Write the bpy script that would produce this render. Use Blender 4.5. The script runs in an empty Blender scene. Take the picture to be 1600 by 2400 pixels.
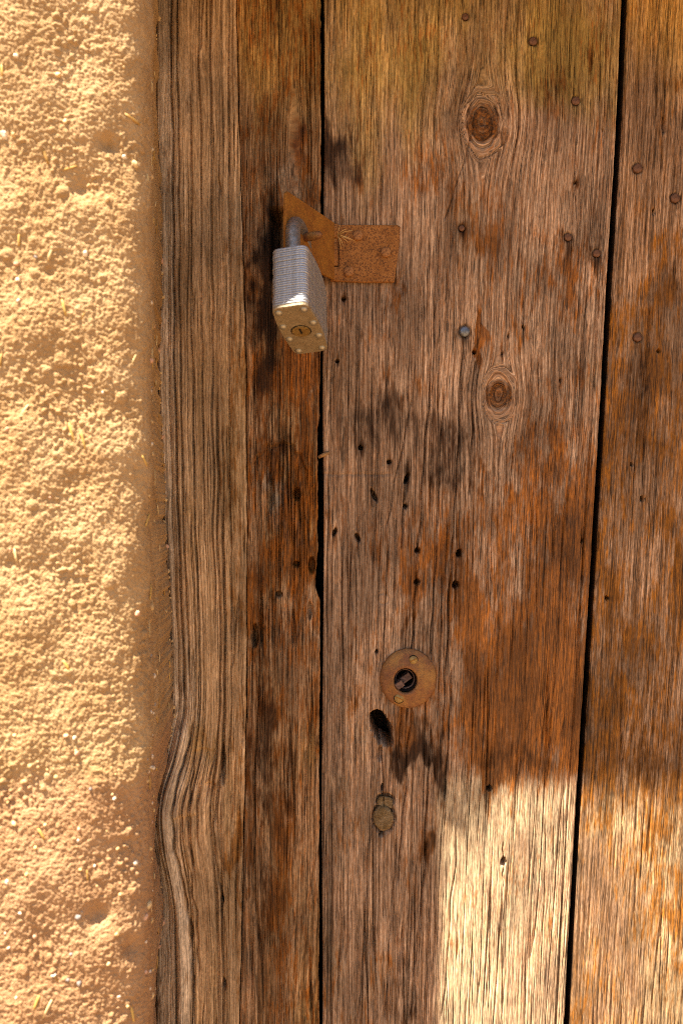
import bpy, bmesh, math, random
import numpy as np
from mathutils import Vector, Matrix

# ------------------------------------------------------------------ camera
SC = bpy.context.scene
COL = SC.collection
D = 0.42                      # camera to door plane, metres
K = 4600.0                    # photo pixels per metre on the door plane
cam_d = bpy.data.cameras.new("camera")
cam = bpy.data.objects.new("camera", cam_d); COL.objects.link(cam)
cam.location = (0, -D, 0); cam.rotation_euler = (math.radians(90), 0, 0)
cam_d.sensor_fit = 'VERTICAL'; cam_d.sensor_height = 36.0
cam_d.lens = 36.0 * D / (2400 / K)
cam_d.clip_start = 0.01; cam_d.clip_end = 500
cam_d.dof.use_dof = True; cam_d.dof.focus_distance = D - 0.004; cam_d.dof.aperture_fstop = 9.0
SC.camera = cam
# ------------------------------------------------------------------ light
SUN = Vector((-1.20, -1.0, 3.80)).normalized()      # direction towards the sun
w = bpy.data.worlds.new("World"); SC.world = w; w.use_nodes = True
nt = w.node_tree; bg = nt.nodes["Background"]
sky = nt.nodes.new("ShaderNodeTexSky"); sky.sky_type = 'NISHITA'; sky.sun_disc = False
sky.sun_elevation = math.asin(SUN.z); sky.sun_rotation = math.atan2(SUN.x, SUN.y)
sky.air_density = 1.0; sky.dust_density = 1.0; sky.ozone_density = 0.6; sky.altitude = 200
nt.links.new(sky.outputs[0], bg.inputs[0]); bg.inputs[1].default_value = 0.05
sl = bpy.data.lights.new("sun", 'SUN'); sl.energy = 5.0; sl.angle = math.radians(0.6); sl.color = (1.0, 0.93, 0.82)
so = bpy.data.objects.new("sun", sl); COL.objects.link(so)
so.rotation_euler = (-SUN).to_track_quat('-Z', 'Y').to_euler()
SC.view_settings.view_transform = 'Standard'; SC.view_settings.look = 'None'
SC.view_settings.exposure = 2.12; SC.view_settings.gamma = 1.0
SC.view_settings.use_curve_mapping = False
SC.view_settings.use_white_balance = True; SC.view_settings.white_balance_temperature = 7600
SC.cycles.max_bounces = 6; SC.cycles.diffuse_bounces = 4
SC.cycles.use_denoising = False; SC.cycles.filter_width = 1.0

rng = np.random.default_rng(7); random.seed(7)
def at(px, py, d=0.0):
    f = (D - d) / D
    return Vector(((px - 800) / K * f, -d, (1200 - py) / K * f))

# ------------------------------------------------------------------ numpy noise
def gnoise(x, y, seed=0):
    r = np.random.default_rng(seed); P = r.permutation(512)
    a = r.random(512) * 2 * np.pi; GX, GY = np.cos(a), np.sin(a)
    xi = np.floor(x).astype(np.int64); yi = np.floor(y).astype(np.int64)
    xf = x - xi; yf = y - yi
    u = xf * xf * xf * (xf * (xf * 6 - 15) + 10); v = yf * yf * yf * (yf * (yf * 6 - 15) + 10)
    def g(i, j, dx, dy):
        h = P[(P[(xi + i) & 511] + yi + j) & 511]
        return GX[h] * dx + GY[h] * dy
    n0 = g(0, 0, xf, yf) * (1 - u) + g(1, 0, xf - 1, yf) * u
    n1 = g(0, 1, xf, yf - 1) * (1 - u) + g(1, 1, xf - 1, yf - 1) * u
    return (n0 * (1 - v) + n1 * v) * 1.5
def fbm(x, y, seed, octv=4, gain=0.5):
    s = 0; a = 1
    for i in range(octv):
        s = s + a * gnoise(x * 2 ** i, y * 2 ** i, seed + i * 17); a *= gain
    return s
def sst(a, b, x):
    t = np.clip((x - a) / (b - a), 0, 1); return t * t * (3 - 2 * t)
def spline(ys, pts, sm=25):
    py = np.array([p[0] for p in pts], float); px = np.array([p[1] for p in pts], float)
    g = np.arange(-600, 3001, 5.0); v = np.interp(g, py, px)
    k = np.exp(-0.5 * (np.arange(-60, 61) * 5.0 / sm) ** 2); k /= k.sum()
    v = np.convolve(np.pad(v, 60, mode='edge'), k, mode='valid')
    return np.interp(ys, g, v)

# ------------------------------------------------------------------ mesh helpers
def link(name, me, mat=None, parent=None):
    o = bpy.data.objects.new(name, me); COL.objects.link(o)
    if mat: me.materials.append(mat)
    if parent: o.parent = parent
    return o
def tag(o, label=None, cat=None, group=None, kind=None):
    if label: o["label"] = label
    if cat: o["category"] = cat
    if group: o["group"] = group
    if kind: o["kind"] = kind
    return o
def empty(name, loc=(0, 0, 0)):
    o = bpy.data.objects.new(name, None); COL.objects.link(o); o.location = loc; o.empty_display_size = 0.02
    return o
def grid_mesh(name, V, wrap=False, attrs=None, smooth=True, kill=None):
    """V: rows x cols x 3 -> quad grid; wrap joins last column to first"""
    R_, C_ = V.shape[:2]
    me = bpy.data.meshes.new(name)
    idx = np.arange(R_ * C_).reshape(R_, C_)
    if wrap: idx = np.concatenate([idx, idx[:, :1]], 1)
    q = np.stack([idx[:-1, :-1], idx[:-1, 1:], idx[1:, 1:], idx[1:, :-1]], -1).reshape(-1, 4)
    if kill is not None: q = q[~kill.reshape(-1)[q].all(1)]
    me.vertices.add(R_ * C_); me.vertices.foreach_set("co", V.reshape(-1).astype(np.float32))
    n = len(q); me.loops.add(n * 4); me.loops.foreach_set("vertex_index", q.reshape(-1).astype(np.int32))
    me.polygons.add(n); me.polygons.foreach_set("loop_start", (np.arange(n) * 4).astype(np.int32))
    me.polygons.foreach_set("use_smooth", np.full(n, smooth))
    me.update(calc_edges=True)
    for k_, (typ, arr) in (attrs or {}).items():
        a = me.attributes.new(k_, typ, 'POINT')
        a.data.foreach_set({'FLOAT': 'value', 'FLOAT_VECTOR': 'vector', 'FLOAT_COLOR': 'color'}[typ], np.ascontiguousarray(arr, dtype=np.float32).reshape(-1))
    return me
def bm_mesh(name, bm, smooth=True):
    me = bpy.data.meshes.new(name); bmesh.ops.recalc_face_normals(bm, faces=bm.faces)
    for f in bm.faces: f.smooth = smooth
    bm.to_mesh(me); bm.free(); return me
def lathe(prof, n=32, c=(0, 0), closed_end=True, jitter=0):
    """prof: (radius, height-out) ; axis = -y ; returns bmesh"""
    bm = bmesh.new(); rings = []
    for r_, h_ in prof:
        if r_ < 1e-9: rings.append([bm.verts.new((c[0], -h_, c[1]))]); continue
        rings.append([bm.verts.new((c[0] + r_ * math.cos(2 * math.pi * i / n) * (1 + jitter * math.sin(i * 2.3)), -h_, c[1] + r_ * math.sin(2 * math.pi * i / n) * (1 + jitter * math.cos(i * 1.7)))) for i in range(n)])
    for a, b in zip(rings[:-1], rings[1:]):
        for i in range(n):
            j = (i + 1) % n
            if len(a) == 1: bm.faces.new((a[0], b[j], b[i]))
            elif len(b) == 1: bm.faces.new((a[i], a[j], b[0]))
            else: bm.faces.new((a[i], a[j], b[j], b[i]))
    return bm
def tube(pts, rad, n=12, caps=True):
    bm = bmesh.new(); rings = []; pts = [Vector(p) for p in pts]
    rad = rad if hasattr(rad, '__len__') else [rad] * len(pts)
    up = None
    for i, p in enumerate(pts):
        t = (pts[min(i + 1, len(pts) - 1)] - pts[max(i - 1, 0)]).normalized()
        if up is None: up = t.orthogonal().normalized()
        up = (up - t * up.dot(t)).normalized(); b = t.cross(up)
        rings.append([bm.verts.new(p + (up * math.cos(2 * math.pi * k / n) + b * math.sin(2 * math.pi * k / n)) * rad[i]) for k in range(n)])
    for a, b in zip(rings[:-1], rings[1:]):
        for k in range(n): bm.faces.new((a[k], a[(k + 1) % n], b[(k + 1) % n], b[k]))
    if caps: bm.faces.new(rings[0][::-1]); bm.faces.new(rings[-1])
    return bm
def prism(poly, d0, d1, bev=0.0):
    """poly in (x,z); from depth d0 (back) to d1 (front, towards -y), with bevelled front edge"""
    bm = bmesh.new()
    c = Vector((sum(p[0] for p in poly) / len(poly), sum(p[1] for p in poly) / len(poly)))
    def ring(d, ins):
        out = []; n = len(poly)
        for i in range(n):
            p = Vector(poly[i]); a = (p - Vector(poly[i - 1])).normalized(); b = (Vector(poly[(i + 1) % n]) - p).normalized()
            nn = Vector((-(a.y + b.y), a.x + b.x)); nn = nn.normalized() if nn.length > 1e-9 else Vector((0, 0))
            q = p + nn * ins * ORI; out.append(bm.verts.new((q.x, -d, q.y)))
        return out
    area = sum(poly[i - 1][0] * poly[i][1] - poly[i][0] * poly[i - 1][1] for i in range(len(poly)))
    ORI = 1 if area > 0 else -1
    rings = [ring(d0, 0), ring(d1 - bev, 0)] + ([ring(d1, bev)] if bev else [])
    for a, b in zip(rings[:-1], rings[1:]):
        for i in range(len(poly)): bm.faces.new((a[i - 1], a[i], b[i], b[i - 1]))
    bm.faces.new(rings[0]); bm.faces.new(rings[-1])
    return bm

# ------------------------------------------------------------------ node helper
class NG:
    def __init__(s, name):
        s.m = bpy.data.materials.new(name); s.m.use_nodes = True; s.t = s.m.node_tree
        s.b = s.t.nodes["Principled BSDF"]
    def put(s, sock, v):
        if isinstance(v, bpy.types.NodeSocket): s.t.links.new(v, sock)
        elif v is not None:
            if hasattr(sock.default_value, '__len__') and not hasattr(v, '__len__'): v = (v, v, v)
            if hasattr(sock.default_value, '__len__') and len(sock.default_value) == 4 and len(v) == 3: v = (*v, 1)
            sock.default_value = v
    def math(s, op, a, b=None, c=None, clamp=False):
        n = s.t.nodes.new("ShaderNodeMath"); n.operation = op; n.use_clamp = clamp
        for i, v in enumerate((a, b, c)):
            if v is not None: s.put(n.inputs[i], v)
        return n.outputs[0]
    def add(s, a, b): return s.math('ADD', a, b)
    def mul(s, a, b): return s.math('MULTIPLY', a, b)
    def mad(s, a, b, c): return s.math('MULTIPLY_ADD', a, b, c)
    def step(s, lo, hi, v, a=0.0, b=1.0):
        n = s.t.nodes.new("ShaderNodeMapRange"); n.interpolation_type = 'SMOOTHSTEP'
        s.put(n.inputs['Value'], v); n.inputs['From Min'].default_value = lo; n.inputs['From Max'].default_value = hi
        n.inputs['To Min'].default_value = a; n.inputs['To Max'].default_value = b
        return n.outputs[0]
    def attr(s, name):
        n = s.t.nodes.new("ShaderNodeAttribute"); n.attribute_name = name; return n
    def sep(s, v):
        n = s.t.nodes.new("ShaderNodeSeparateXYZ"); s.put(n.inputs[0], v); return n.outputs
    def comb(s, x, y, z):
        n = s.t.nodes.new("ShaderNodeCombineXYZ")
        for i, v in enumerate((x, y, z)): s.put(n.inputs[i], v)
        return n.outputs[0]
    def noise(s, vec, scale=1.0, detail=2.0, rough=0.5, dist=0.0):
        n = s.t.nodes.new("ShaderNodeTexNoise"); s.put(n.inputs['Vector'], vec)
        n.inputs['Scale'].default_value = scale; n.inputs['Detail'].default_value = detail
        n.inputs['Roughness'].default_value = rough; n.inputs['Distortion'].default_value = dist
        return n.outputs[0]
    def mix(s, f, a, b, blend='MIX'):
        n = s.t.nodes.new("ShaderNodeMix"); n.data_type = 'RGBA'; n.blend_type = blend
        s.put(n.inputs[0], f); s.put(n.inputs[6], a); s.put(n.inputs[7], b); return n.outputs[2]
    def scale_col(s, c, f):
        n = s.t.nodes.new("ShaderNodeVectorMath"); n.operation = 'SCALE'; s.put(n.inputs[0], c); s.put(n.inputs['Scale'], f); return n.outputs[0]
    def obj(s):
        n = s.t.nodes.new("ShaderNodeTexCoord"); return n.outputs['Object']
    def bump(s, h, strength, dist):
        n = s.t.nodes.new("ShaderNodeBump"); s.put(n.inputs['Height'], h)
        n.inputs['Strength'].default_value = strength; n.inputs['Distance'].default_value = dist
        s.t.links.new(n.outputs[0], s.b.inputs['Normal'])
    def out(s, col, rough=0.8, metal=0.0, spec=0.3):
        s.put(s.b.inputs['Base Color'], col); s.put(s.b.inputs['Roughness'], rough); s.put(s.b.inputs['Metallic'], metal)
        s.put(s.b.inputs['Specular IOR Level'], spec); return s.m

def make_wood(name, light, mid, ochre, varnish, dark, pale, seed=0.0, bump=0.5, ln=.55, fb=(.56, 1.36), por=.5, gr=.8, fleck=.35):
    g = NG(name)
    gx, gy, gz = g.sep(g.attr("grain").outputs['Vector'])
    M = g.attr("masks"); va, dk, bl = g.sep(M.outputs['Vector']); oc = M.outputs['Alpha']
    def nz(sx, sz, det=2, off=0.0, rough=0.55): return g.noise(g.comb(g.mul(gx, sx), g.add(gy, seed + off), g.mul(gz, sz)), 1.0, det, rough)
    n_gr = nz(840, 11, 3); n_fib = nz(1900, 60, 3, 3.1, .7); n_pat = nz(150, 26, 4, 7.7, 0.65); n_big = nz(45, 13, 3, 1.3)
    n_por = nz(2300, 120, 1, 5.5); n_st = nz(620, 85, 3, 9.9, .62); n_ln = nz(1250, 7, 2, 11.3); n_sp = nz(1500, 420, 2, 13.1, .6)
    n_sf = nz(95, 42, 4, 15.5, .6); n_mo = nz(38, 20, 3, 17.7)
    brk = g.add(g.add(g.mad(n_sf, 1.8, -.9), g.mad(n_st, 1.1, -.55)), g.mad(n_gr, .6, -.3))
    c = g.mix(g.step(.36, .64, n_gr), mid, light)
    c = g.mix(g.mul(g.step(.2, .9, g.add(oc, g.mad(n_big, .8, -.4))), .85), c, ochre)
    c = g.mix(g.mul(g.step(.15, .85, g.add(bl, g.mul(brk, .7))), .85), c, pale)
    c = g.mix(g.mul(g.step(.46, .62, n_st), fleck), c, [v * .62 for v in varnish])
    vcol = g.mix(g.step(.35, .7, n_st), [v * .40 for v in varnish], varnish)
    c = g.mix(g.mul(g.step(.22, .78, g.add(va, brk)), .9), c, vcol)
    c = g.mix(g.mul(g.step(.20, .88, g.add(dk, g.add(g.mad(n_sf, 1.1, -.55), g.mad(n_st, 1.1, -.55)))), .93), c, dark)
    lnm = g.step(.40, .60, n_big, .25, 1.0)
    c = g.scale_col(c, g.math('SUBTRACT', 1.0, g.mul(lnm, g.step(.47, .36, n_ln, 0.0, ln))))
    c = g.scale_col(c, g.step(.30, .60, n_gr, gr, 1.06))
    c = g.scale_col(c, g.step(.30, .70, n_sp, .78, 1.20))
    c = g.scale_col(c, g.step(.28, .72, n_mo, .60, 1.26))
    # knots
    k = g.attr("knot").outputs['Fac']
    kr = g.noise(g.obj(), 480, 4, .7, 1.0)
    kc = g.mix(g.step(.38, .66, kr), [v * 1.3 for v in dark], [v * .62 for v in varnish])
    c = g.mix(g.mul(g.step(1.10, .80, k), g.step(.3, .6, n_st, .6, .95)), c, kc)
    worn = g.step(.42, .62, n_mo, .45, 1.0)
    c = g.scale_col(c, g.add(1.0, g.mul(worn, g.add(g.step(.30, .70, n_fib, *fb), -1.0))))
    c = g.scale_col(c, g.step(.34, .46, n_por, por, 1.0))
    h = g.add(g.mul(n_gr, .8), g.add(g.mul(n_fib, .8), g.add(g.mul(n_por, .6), g.mul(n_ln, .8))))
    g.bump(h, bump * 1.6, 0.0010)
    return g.out(c, g.step(.3, .9, va, .82, .62), 0.0, .25)

M_plank = make_wood("plank_wood", (.520, .345, .232), (.310, .180, .108), (.470, .305, .080), (.420, .135, .015), (.036, .013, .004), (.69, .53, .345), 0.0, .26, .55, (.50, 1.42), .42)
M_plankb = make_wood("plank_wood_orange", (.46, .285, .178), (.245, .128, .064), (.44, .245, .055), (.420, .145, .010), (.034, .013, .004), (.66, .48, .28), 20.0, .26, .55, (.50, 1.42), .42)
M_post = make_wood("post_wood", (.61, .415, .250), (.45, .288, .155), (.50, .310, .115), (.38, .158, .032), (.080, .037, .014), (.74, .60, .45), 40.0, .16, .34, (.62, 1.28), .66, .90, .25)
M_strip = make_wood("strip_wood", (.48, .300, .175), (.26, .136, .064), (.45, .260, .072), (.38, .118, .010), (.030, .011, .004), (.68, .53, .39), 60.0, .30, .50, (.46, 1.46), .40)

# ------------------------------------------------------------------ wood pieces as displaced grids
ZD = np.concatenate([np.linspace(-1.385, -.29, 40), np.arange(-.272, .2721, .00066), np.linspace(.285, .345, 6)])
ZC = np.linspace(-1.385, .345, 160)
def blob(PX, PY, cx, cy, rx, ry, a=1.0):
    return a * np.exp(-(((PX - cx) / rx) ** 2 + ((PY - cy) / ry) ** 2))
def wood(name, xl, xr, zs, ncol, relief, mat, parent, thick=.03, r_edge=.0012, base=0.0, seed=0):
    """xl, xr: photo-pixel edge columns as functions of pixel row; relief(PX,PY,u,gx) -> h, masks(4), knot, gx"""
    PYr = 1200 - zs * K
    L = (xl(PYr) - 800) / K; R_ = (xr(PYr) - 800) / K
    u = np.linspace(0, 1, ncol)[None, :]
    X = L[:, None] * (1 - u) + R_[:, None] * u; Z = np.repeat(zs[:, None], ncol, 1)
    PX = 800 + X * K; PY = 1200 - Z * K
    h, masks, knot, gx, gz = relief(PX, PY, X, Z, u * np.ones_like(X))
    e = np.minimum(X - L[:, None], R_[:, None] - X)
    e = np.clip(e + .00015 * gnoise(Z * 160, X * 40, seed + 5), 0, None)
    t = np.clip(1 - e / r_edge, 0, 1); h = h - r_edge * (1 - np.sqrt(np.clip(1 - t * t, 0, 1)))
    V = np.stack([X, -(h + base), Z], -1)
    bl, br = V[:, :1].copy(), V[:, -1:].copy(); bl[..., 1] = thick; br[..., 1] = thick
    ml, mr = V[:, :1].copy(), V[:, -1:].copy(); ml[..., 1] = .0035; mr[..., 1] = .0035
    V = np.concatenate([bl, ml, V, mr, br], 1)
    pad = lambda a: np.concatenate([a[:, :1], a[:, :1], a, a[:, -1:], a[:, -1:]], 1)
    G = np.stack([pad(gx), np.zeros_like(pad(gx)), pad(gz)], -1); G[:, 0, 1] = .03; G[:, -1, 1] = .03
    Mk = np.stack([pad(m) for m in masks], -1); Mk[:, :2, 1] = 1.3; Mk[:, -2:, 1] = 1.3      # side faces of every board set to the dark tone
    kill = pad(h < -.0205)
    me = grid_mesh(name, V, True, {"grain": ('FLOAT_VECTOR', G), "masks": ('FLOAT_COLOR', Mk), "knot": ('FLOAT', pad(knot))}, kill=kill)
    o = link(name, me, mat, parent)
    return o
def hole(h, PX, PY, cx, cy, rx, ry, depth, rot=0.0):
    c, s = math.cos(rot), math.sin(rot); dx, dy = PX - cx, PY - cy
    q = np.sqrt(((c * dx + s * dy) / rx) ** 2 + ((-s * dx + c * dy) / ry) ** 2)
    return h - depth * sst(1.25, .75, q + .12 * gnoise(PX / 7, PY / 7, 91))
def common_relief(gx, Z, PX, PY, seed, amp=1.0, crack=1.0):
    h = amp * (.00016 * gnoise(gx * 620, Z * 9, seed) + .00012 * gnoise(gx * 1250, Z * 22, seed + 1) + .0003 * gnoise(gx * 60, Z * 6, seed + 2))
    n = gnoise(gx * 190, Z * 4.5, seed + 3); gate = sst(-.15, .3, gnoise(gx * 90, Z * 12, seed + 4))
    h = h - crack * .0026 * np.exp(-(n / .05) ** 2) * gate
    n2 = gnoise(gx * 420, Z * 9, seed + 6); g2 = sst(.0, .35, gnoise(gx * 160, Z * 26, seed + 7))
    h = h - crack * .0012 * np.exp(-(n2 / .09) ** 2) * g2
    return h
def knot_warp(gx, X, Z, kx, kz, R, asp=.6, ring=1.0):
    """returns gx bent round a knot: fibres part round it, and run in ovals close to it"""
    dx = X - kx + .0006 * gnoise(X * 120, Z * 120, 77); dz = (Z - kz) * asp
    rho = np.hypot(dx, dz); push = .7 * R * np.exp(-(dz / (R * 1.15)) ** 2) * np.exp(-np.abs(dx) / (R * 2.0))
    g1 = gx - np.sign(dx) * np.minimum(push, np.abs(dx) * .85)
    w_ = ring * sst(1.25, .95, rho / R + .12 * gnoise(X * 160, Z * 110, 78))
    base = np.interp(kz, Z[:, 0], gx[np.arange(len(gx)), np.argmin(np.abs(X - kx), 1)])
    return g1 * (1 - w_) + w_ * (base + rho * 1.1 + .0004 * gnoise(X * 300, Z * 260, 79))

# ---- the door
door = tag(empty("wooden_door", (0, 0, 0)), "old weathered brown plank door with vertical boards, set beside the plastered wall", "door")
lin = lambda a, b: (lambda py: a + (b - a) * py / 2400.0)
xl_A = lambda py: 759 - .002 * py + 1.5 * np.sin(py / 170.0)
xr_A = lambda py: spline(py, [(-400, 1475), (0, 1456), (300, 1445), (600, 1424), (900, 1409), (1200, 1391), (1500, 1374), (1800, 1354), (2100, 1338), (2400, 1322), (2800, 1300)], 120)
xl_B = lambda py: spline(py, [(-400, 1489), (0, 1471), (300, 1459), (600, 1440), (900, 1423), (1200, 1405), (1500, 1388), (1800, 1368), (2100, 1351), (2400, 1337), (2800, 1313)], 120)
HOLES_A = [(1412, 303, 4, 4), (1348, 426, 5, 6), (845, 1048, 7, 7), (912, 1082, 7, 6), (953, 1120, 6, 16), (876, 1160, 6, 20), (950, 1186, 6, 7), (784, 1247, 6, 12), (838, 1260, 6, 13), (978, 1290, 8, 8), (1076, 1296, 8, 11), (977, 1364, 9, 7), (1067, 1370, 9, 11), (1363, 1267, 4, 5), (1147, 1848, 8, 8), (1179, 2020, 8, 11), (1313, 890, 4, 5), (805, 700, 6, 6), (790, 846, 6, 5), (1111, 824, 6, 5), (1226, 766, 4, 6), (1191, 786, 3, 4), (1176, 828, 3, 3), (889, 1740, 5, 5), (882, 1528, 5, 5)]
def relief_A(PX, PY, X, Z, u):
    gx = u * .147 + .0016 * gnoise(X * 12, Z * 5, 3) + .0005 * gnoise(X * 60, Z * 18, 4)
    k1 = at(1130, 287); k2 = at(1168, 924)
    gx = knot_warp(gx, X, Z, k1.x, k1.z, .0098); gx = knot_warp(gx, X, Z, k2.x, k2.z, .0078)
    r1 = np.hypot(PX - 1130, (PY - 287) * .92) / 42; r2 = np.hypot(PX - 1168, (PY - 924) * .95) / 34
    wob = .10 * gnoise(X * 350, Z * 350, 8)
    knot = np.minimum(r1, r2) + wob
    h = common_relief(gx, Z, PX, PY, 30, 1.0, .7 + .5 * sst(1000, 1700, PY) * sst(1350, 1000, PX))
    # ring crack and rough knot face
    for r_ in (r1, r2):
        h = h - .0010 * np.exp(-((r_ + wob - 1.0) / .06) ** 2) + sst(1.0, .8, r_) * (.0005 * gnoise(X * 700, Z * 700, 12) - .0004)
    h = h - .0022 * np.exp(-((PY - 285 - .25 * np.abs(PX - 1124)) / 5) ** 2) * np.exp(-((PX - 1124) / 18) ** 2)
    # long drying cracks, running with the boards
    for (x0, y0, x1, y1, dep) in [(1012, 820, 950, 1700, .003), (965, 930, 905, 1240, .002), (1040, 900, 1008, 1560, .0026), (1085, 800, 1035, 1750, .0026), (1116, 830, 1098, 1170, .002), (950, 1110, 940, 1290, .003), (895, 1740, 898, 1890, .0024), (960, 1700, 930, 2080, .0026), (1010, 1680, 985, 2200, .0026), (1060, 1560, 1040, 1880, .0024), (930, 1950, 900, 2400, .0016), (1000, 1960, 960, 2400, .0016), (868, 1900, 840, 2400, .0014), (1075, 1900, 1035, 2400, .0014), (1030, 540, 1015, 800, .0018), (1112, 300, 1040, 520, .0014), (1108, 240, 1085, 60, .0012), (870, 150, 860, 290, .0014)]:
        t = np.clip((PY - y0) / (y1 - y0), 0, 1); cx = x0 + (x1 - x0) * t + 5 * gnoise(PY / 90, PX * 0 + x0, 21)
        h = h - dep * np.exp(-((PX - cx) / 1.7) ** 2) * sst(0, .06, t) * sst(1, .94, t)
    # bead line beside the right edge
    er = (xr_A(PY[:, 0])[:, None] - PX)
    h = h - .0016 * np.exp(-((er - 19) / 1.9) ** 2) * sst(300, 900, PY)
    for i_, (cx, cy, rx, ry) in enumerate(HOLES_A):
        h = hole(h, PX, PY, cx, cy, rx * .78, ry * .8, .008, .5 * math.sin(i_ * 2.1))
        tl = 30 + 25 * math.sin(i_ * 1.7)
        h = h - .0022 * np.exp(-((PX - cx + 3 * gnoise(PY / 20, PX * 0 + i_, 19)) / 1.5) ** 2) * np.exp(-((PY - cy) / tl) ** 2)
    # the big ragged hole
    z_ = np.zeros_like(h)
    hb = np.minimum(np.minimum(hole(z_, PX, PY, 893, 1706, 20, 38, .022, -.42), hole(z_, PX, PY, 908, 1733, 11, 15, .022, -.6)), hole(z_, PX, PY, 884, 1690, 16, 22, .022))
    h = h + hb
    h = hole(h, PX, PY, 890, 1768, 7, 16, .003)
    # mortice of the wooden dowel
    h = hole(h, PX, PY, 898, 1917, 26, 33, .004); h = hole(h, PX, PY, 902, 1876, 21, 16, .0035)
    h = hole(h, PX, PY, 895, 1848, 3.5, 9, .006); h = hole(h, PX, PY, 893, 1957, 6, 4, .006)
    # worn slot above the small hole
    h = hole(h, PX, PY, 1120, 770, 6, 42, .0022, .10)
    h = hole(h, PX, PY, 949, 1593, 30, 32, .016)          # bore behind the keyhole plate
    # broken wood below the hasp leaf
    br = blob(PX, PY, 935, 660, 26, 38)
    h = h + br * (-.0012 + .0013 * gnoise(X * 500, Z * 160, 15))
    # cut lines across the grain beside the lock
    h = h - .0007 * np.exp(-((PY - 1112 - 3 * gnoise(PX / 30, PY * 0, 5)) / 2.5) ** 2) * sst(930, 900, PX)
    h = h - .0006 * np.exp(-((PX - 1052) / 3) ** 2 - ((PY - 1370) / 2.) ** 2)
    ang = np.hypot(PX - 898, (PY - 1403) * 1.0); h = h - .0008 * np.exp(-((ang - 13) / 1.8) ** 2)
    # nail recesses
    for (cx, cy, r_) in [(1090, 38, 8), (1249, 95, 10), (1349, 235, 10), (1082, 534, 7), (1331, 555, 9), (1398, 593, 9), (1088, 777, 14)]:
        h = hole(h, PX, PY, cx, cy, r_ + 2, r_ + 2, .0016)
    # ---- stains and wear, plus a paler tone painted into the sunlit patch
    wx, wy = PX + 26 * fbm(PX / 60, PY / 90, 801, 3), PY + 50 * fbm(PX / 40, PY / 110, 805, 3)
    B = lambda *a: blob(wx, wy, *a)
    halo = sum(blob(PX, PY, cx, cy, 2.2 * r_, 3.0 * r_, .55) + blob(PX, PY, cx, cy + 4.5 * r_, .9 * r_, 4 * r_, .35) for (cx, cy, r_) in [(1090, 38, 8), (1249, 95, 10), (1349, 235, 10), (1082, 534, 7), (1331, 555, 9), (1398, 593, 9), (1088, 777, 12)])
    halo = halo + sum(blob(PX, PY, cx, cy, 2.0 * rx, 3.5 * ry, .3) for (cx, cy, rx, ry) in HOLES_A)
    big = fbm(X * 22, Z * 14, 70, 3); pat = fbm(X * 70, Z * 28, 73, 3)
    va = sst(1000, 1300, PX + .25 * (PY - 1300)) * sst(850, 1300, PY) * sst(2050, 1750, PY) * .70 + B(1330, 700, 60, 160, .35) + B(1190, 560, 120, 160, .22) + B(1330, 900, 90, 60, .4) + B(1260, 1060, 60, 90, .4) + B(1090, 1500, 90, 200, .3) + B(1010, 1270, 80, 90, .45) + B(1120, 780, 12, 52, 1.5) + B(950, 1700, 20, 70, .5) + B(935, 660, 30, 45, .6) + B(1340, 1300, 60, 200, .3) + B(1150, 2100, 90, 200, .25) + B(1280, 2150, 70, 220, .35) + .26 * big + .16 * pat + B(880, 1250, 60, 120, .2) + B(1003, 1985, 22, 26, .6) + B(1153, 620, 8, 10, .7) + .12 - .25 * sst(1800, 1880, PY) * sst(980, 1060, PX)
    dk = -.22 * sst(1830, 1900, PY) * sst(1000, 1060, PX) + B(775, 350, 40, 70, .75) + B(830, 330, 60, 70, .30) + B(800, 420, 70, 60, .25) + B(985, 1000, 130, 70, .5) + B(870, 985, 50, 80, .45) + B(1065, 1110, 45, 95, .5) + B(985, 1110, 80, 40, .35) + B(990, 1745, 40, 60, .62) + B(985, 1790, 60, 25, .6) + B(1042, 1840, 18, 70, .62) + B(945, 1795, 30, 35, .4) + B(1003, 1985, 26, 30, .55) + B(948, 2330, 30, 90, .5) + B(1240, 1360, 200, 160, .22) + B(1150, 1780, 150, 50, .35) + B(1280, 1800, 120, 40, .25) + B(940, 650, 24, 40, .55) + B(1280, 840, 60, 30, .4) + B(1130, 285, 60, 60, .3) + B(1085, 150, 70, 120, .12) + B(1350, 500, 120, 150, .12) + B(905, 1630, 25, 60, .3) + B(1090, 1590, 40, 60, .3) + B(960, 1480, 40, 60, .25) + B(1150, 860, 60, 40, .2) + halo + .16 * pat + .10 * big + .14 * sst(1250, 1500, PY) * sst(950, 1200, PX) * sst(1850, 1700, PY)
    bl = .48 * sst(1760, 1860, PY) * sst(990, 1060, PX) + B(1100, 800, 60, 120, .2) + B(1100, 520, 40, 150, .25) + B(1080, 2000, 50, 250, .5) + B(1060, 2330, 60, 120, .55) + B(1150, 1880, 120, 60, .4) + B(1290, 1900, 60, 100, .3) + .2 * sst(1500, 1900, PY) * sst(1000, 850, PX) + B(830, 1500, 60, 300, .15) + B(1100, 1800, 10, 25, .5) + .12 * big  # first term paints the board paler where the sun falls
    oc = sst(560, 120, PY) * .55 + B(900, 150, 120, 200, .3) + B(1330, 120, 120, 150, .4) + B(1380, 850, 30, 150, .3) + B(860, 420, 60, 120, .35) - B(1330, 400, 90, 170, .3) + .15 * big
    return h, (va, dk, bl, oc), knot, gx, Z + .01 * gnoise(X * 15, Z * 9, 9)
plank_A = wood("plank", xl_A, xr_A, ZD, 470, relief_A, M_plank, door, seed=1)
tag(plank_A, "widest board, carrying the hasp and the round keyhole plate")
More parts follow.
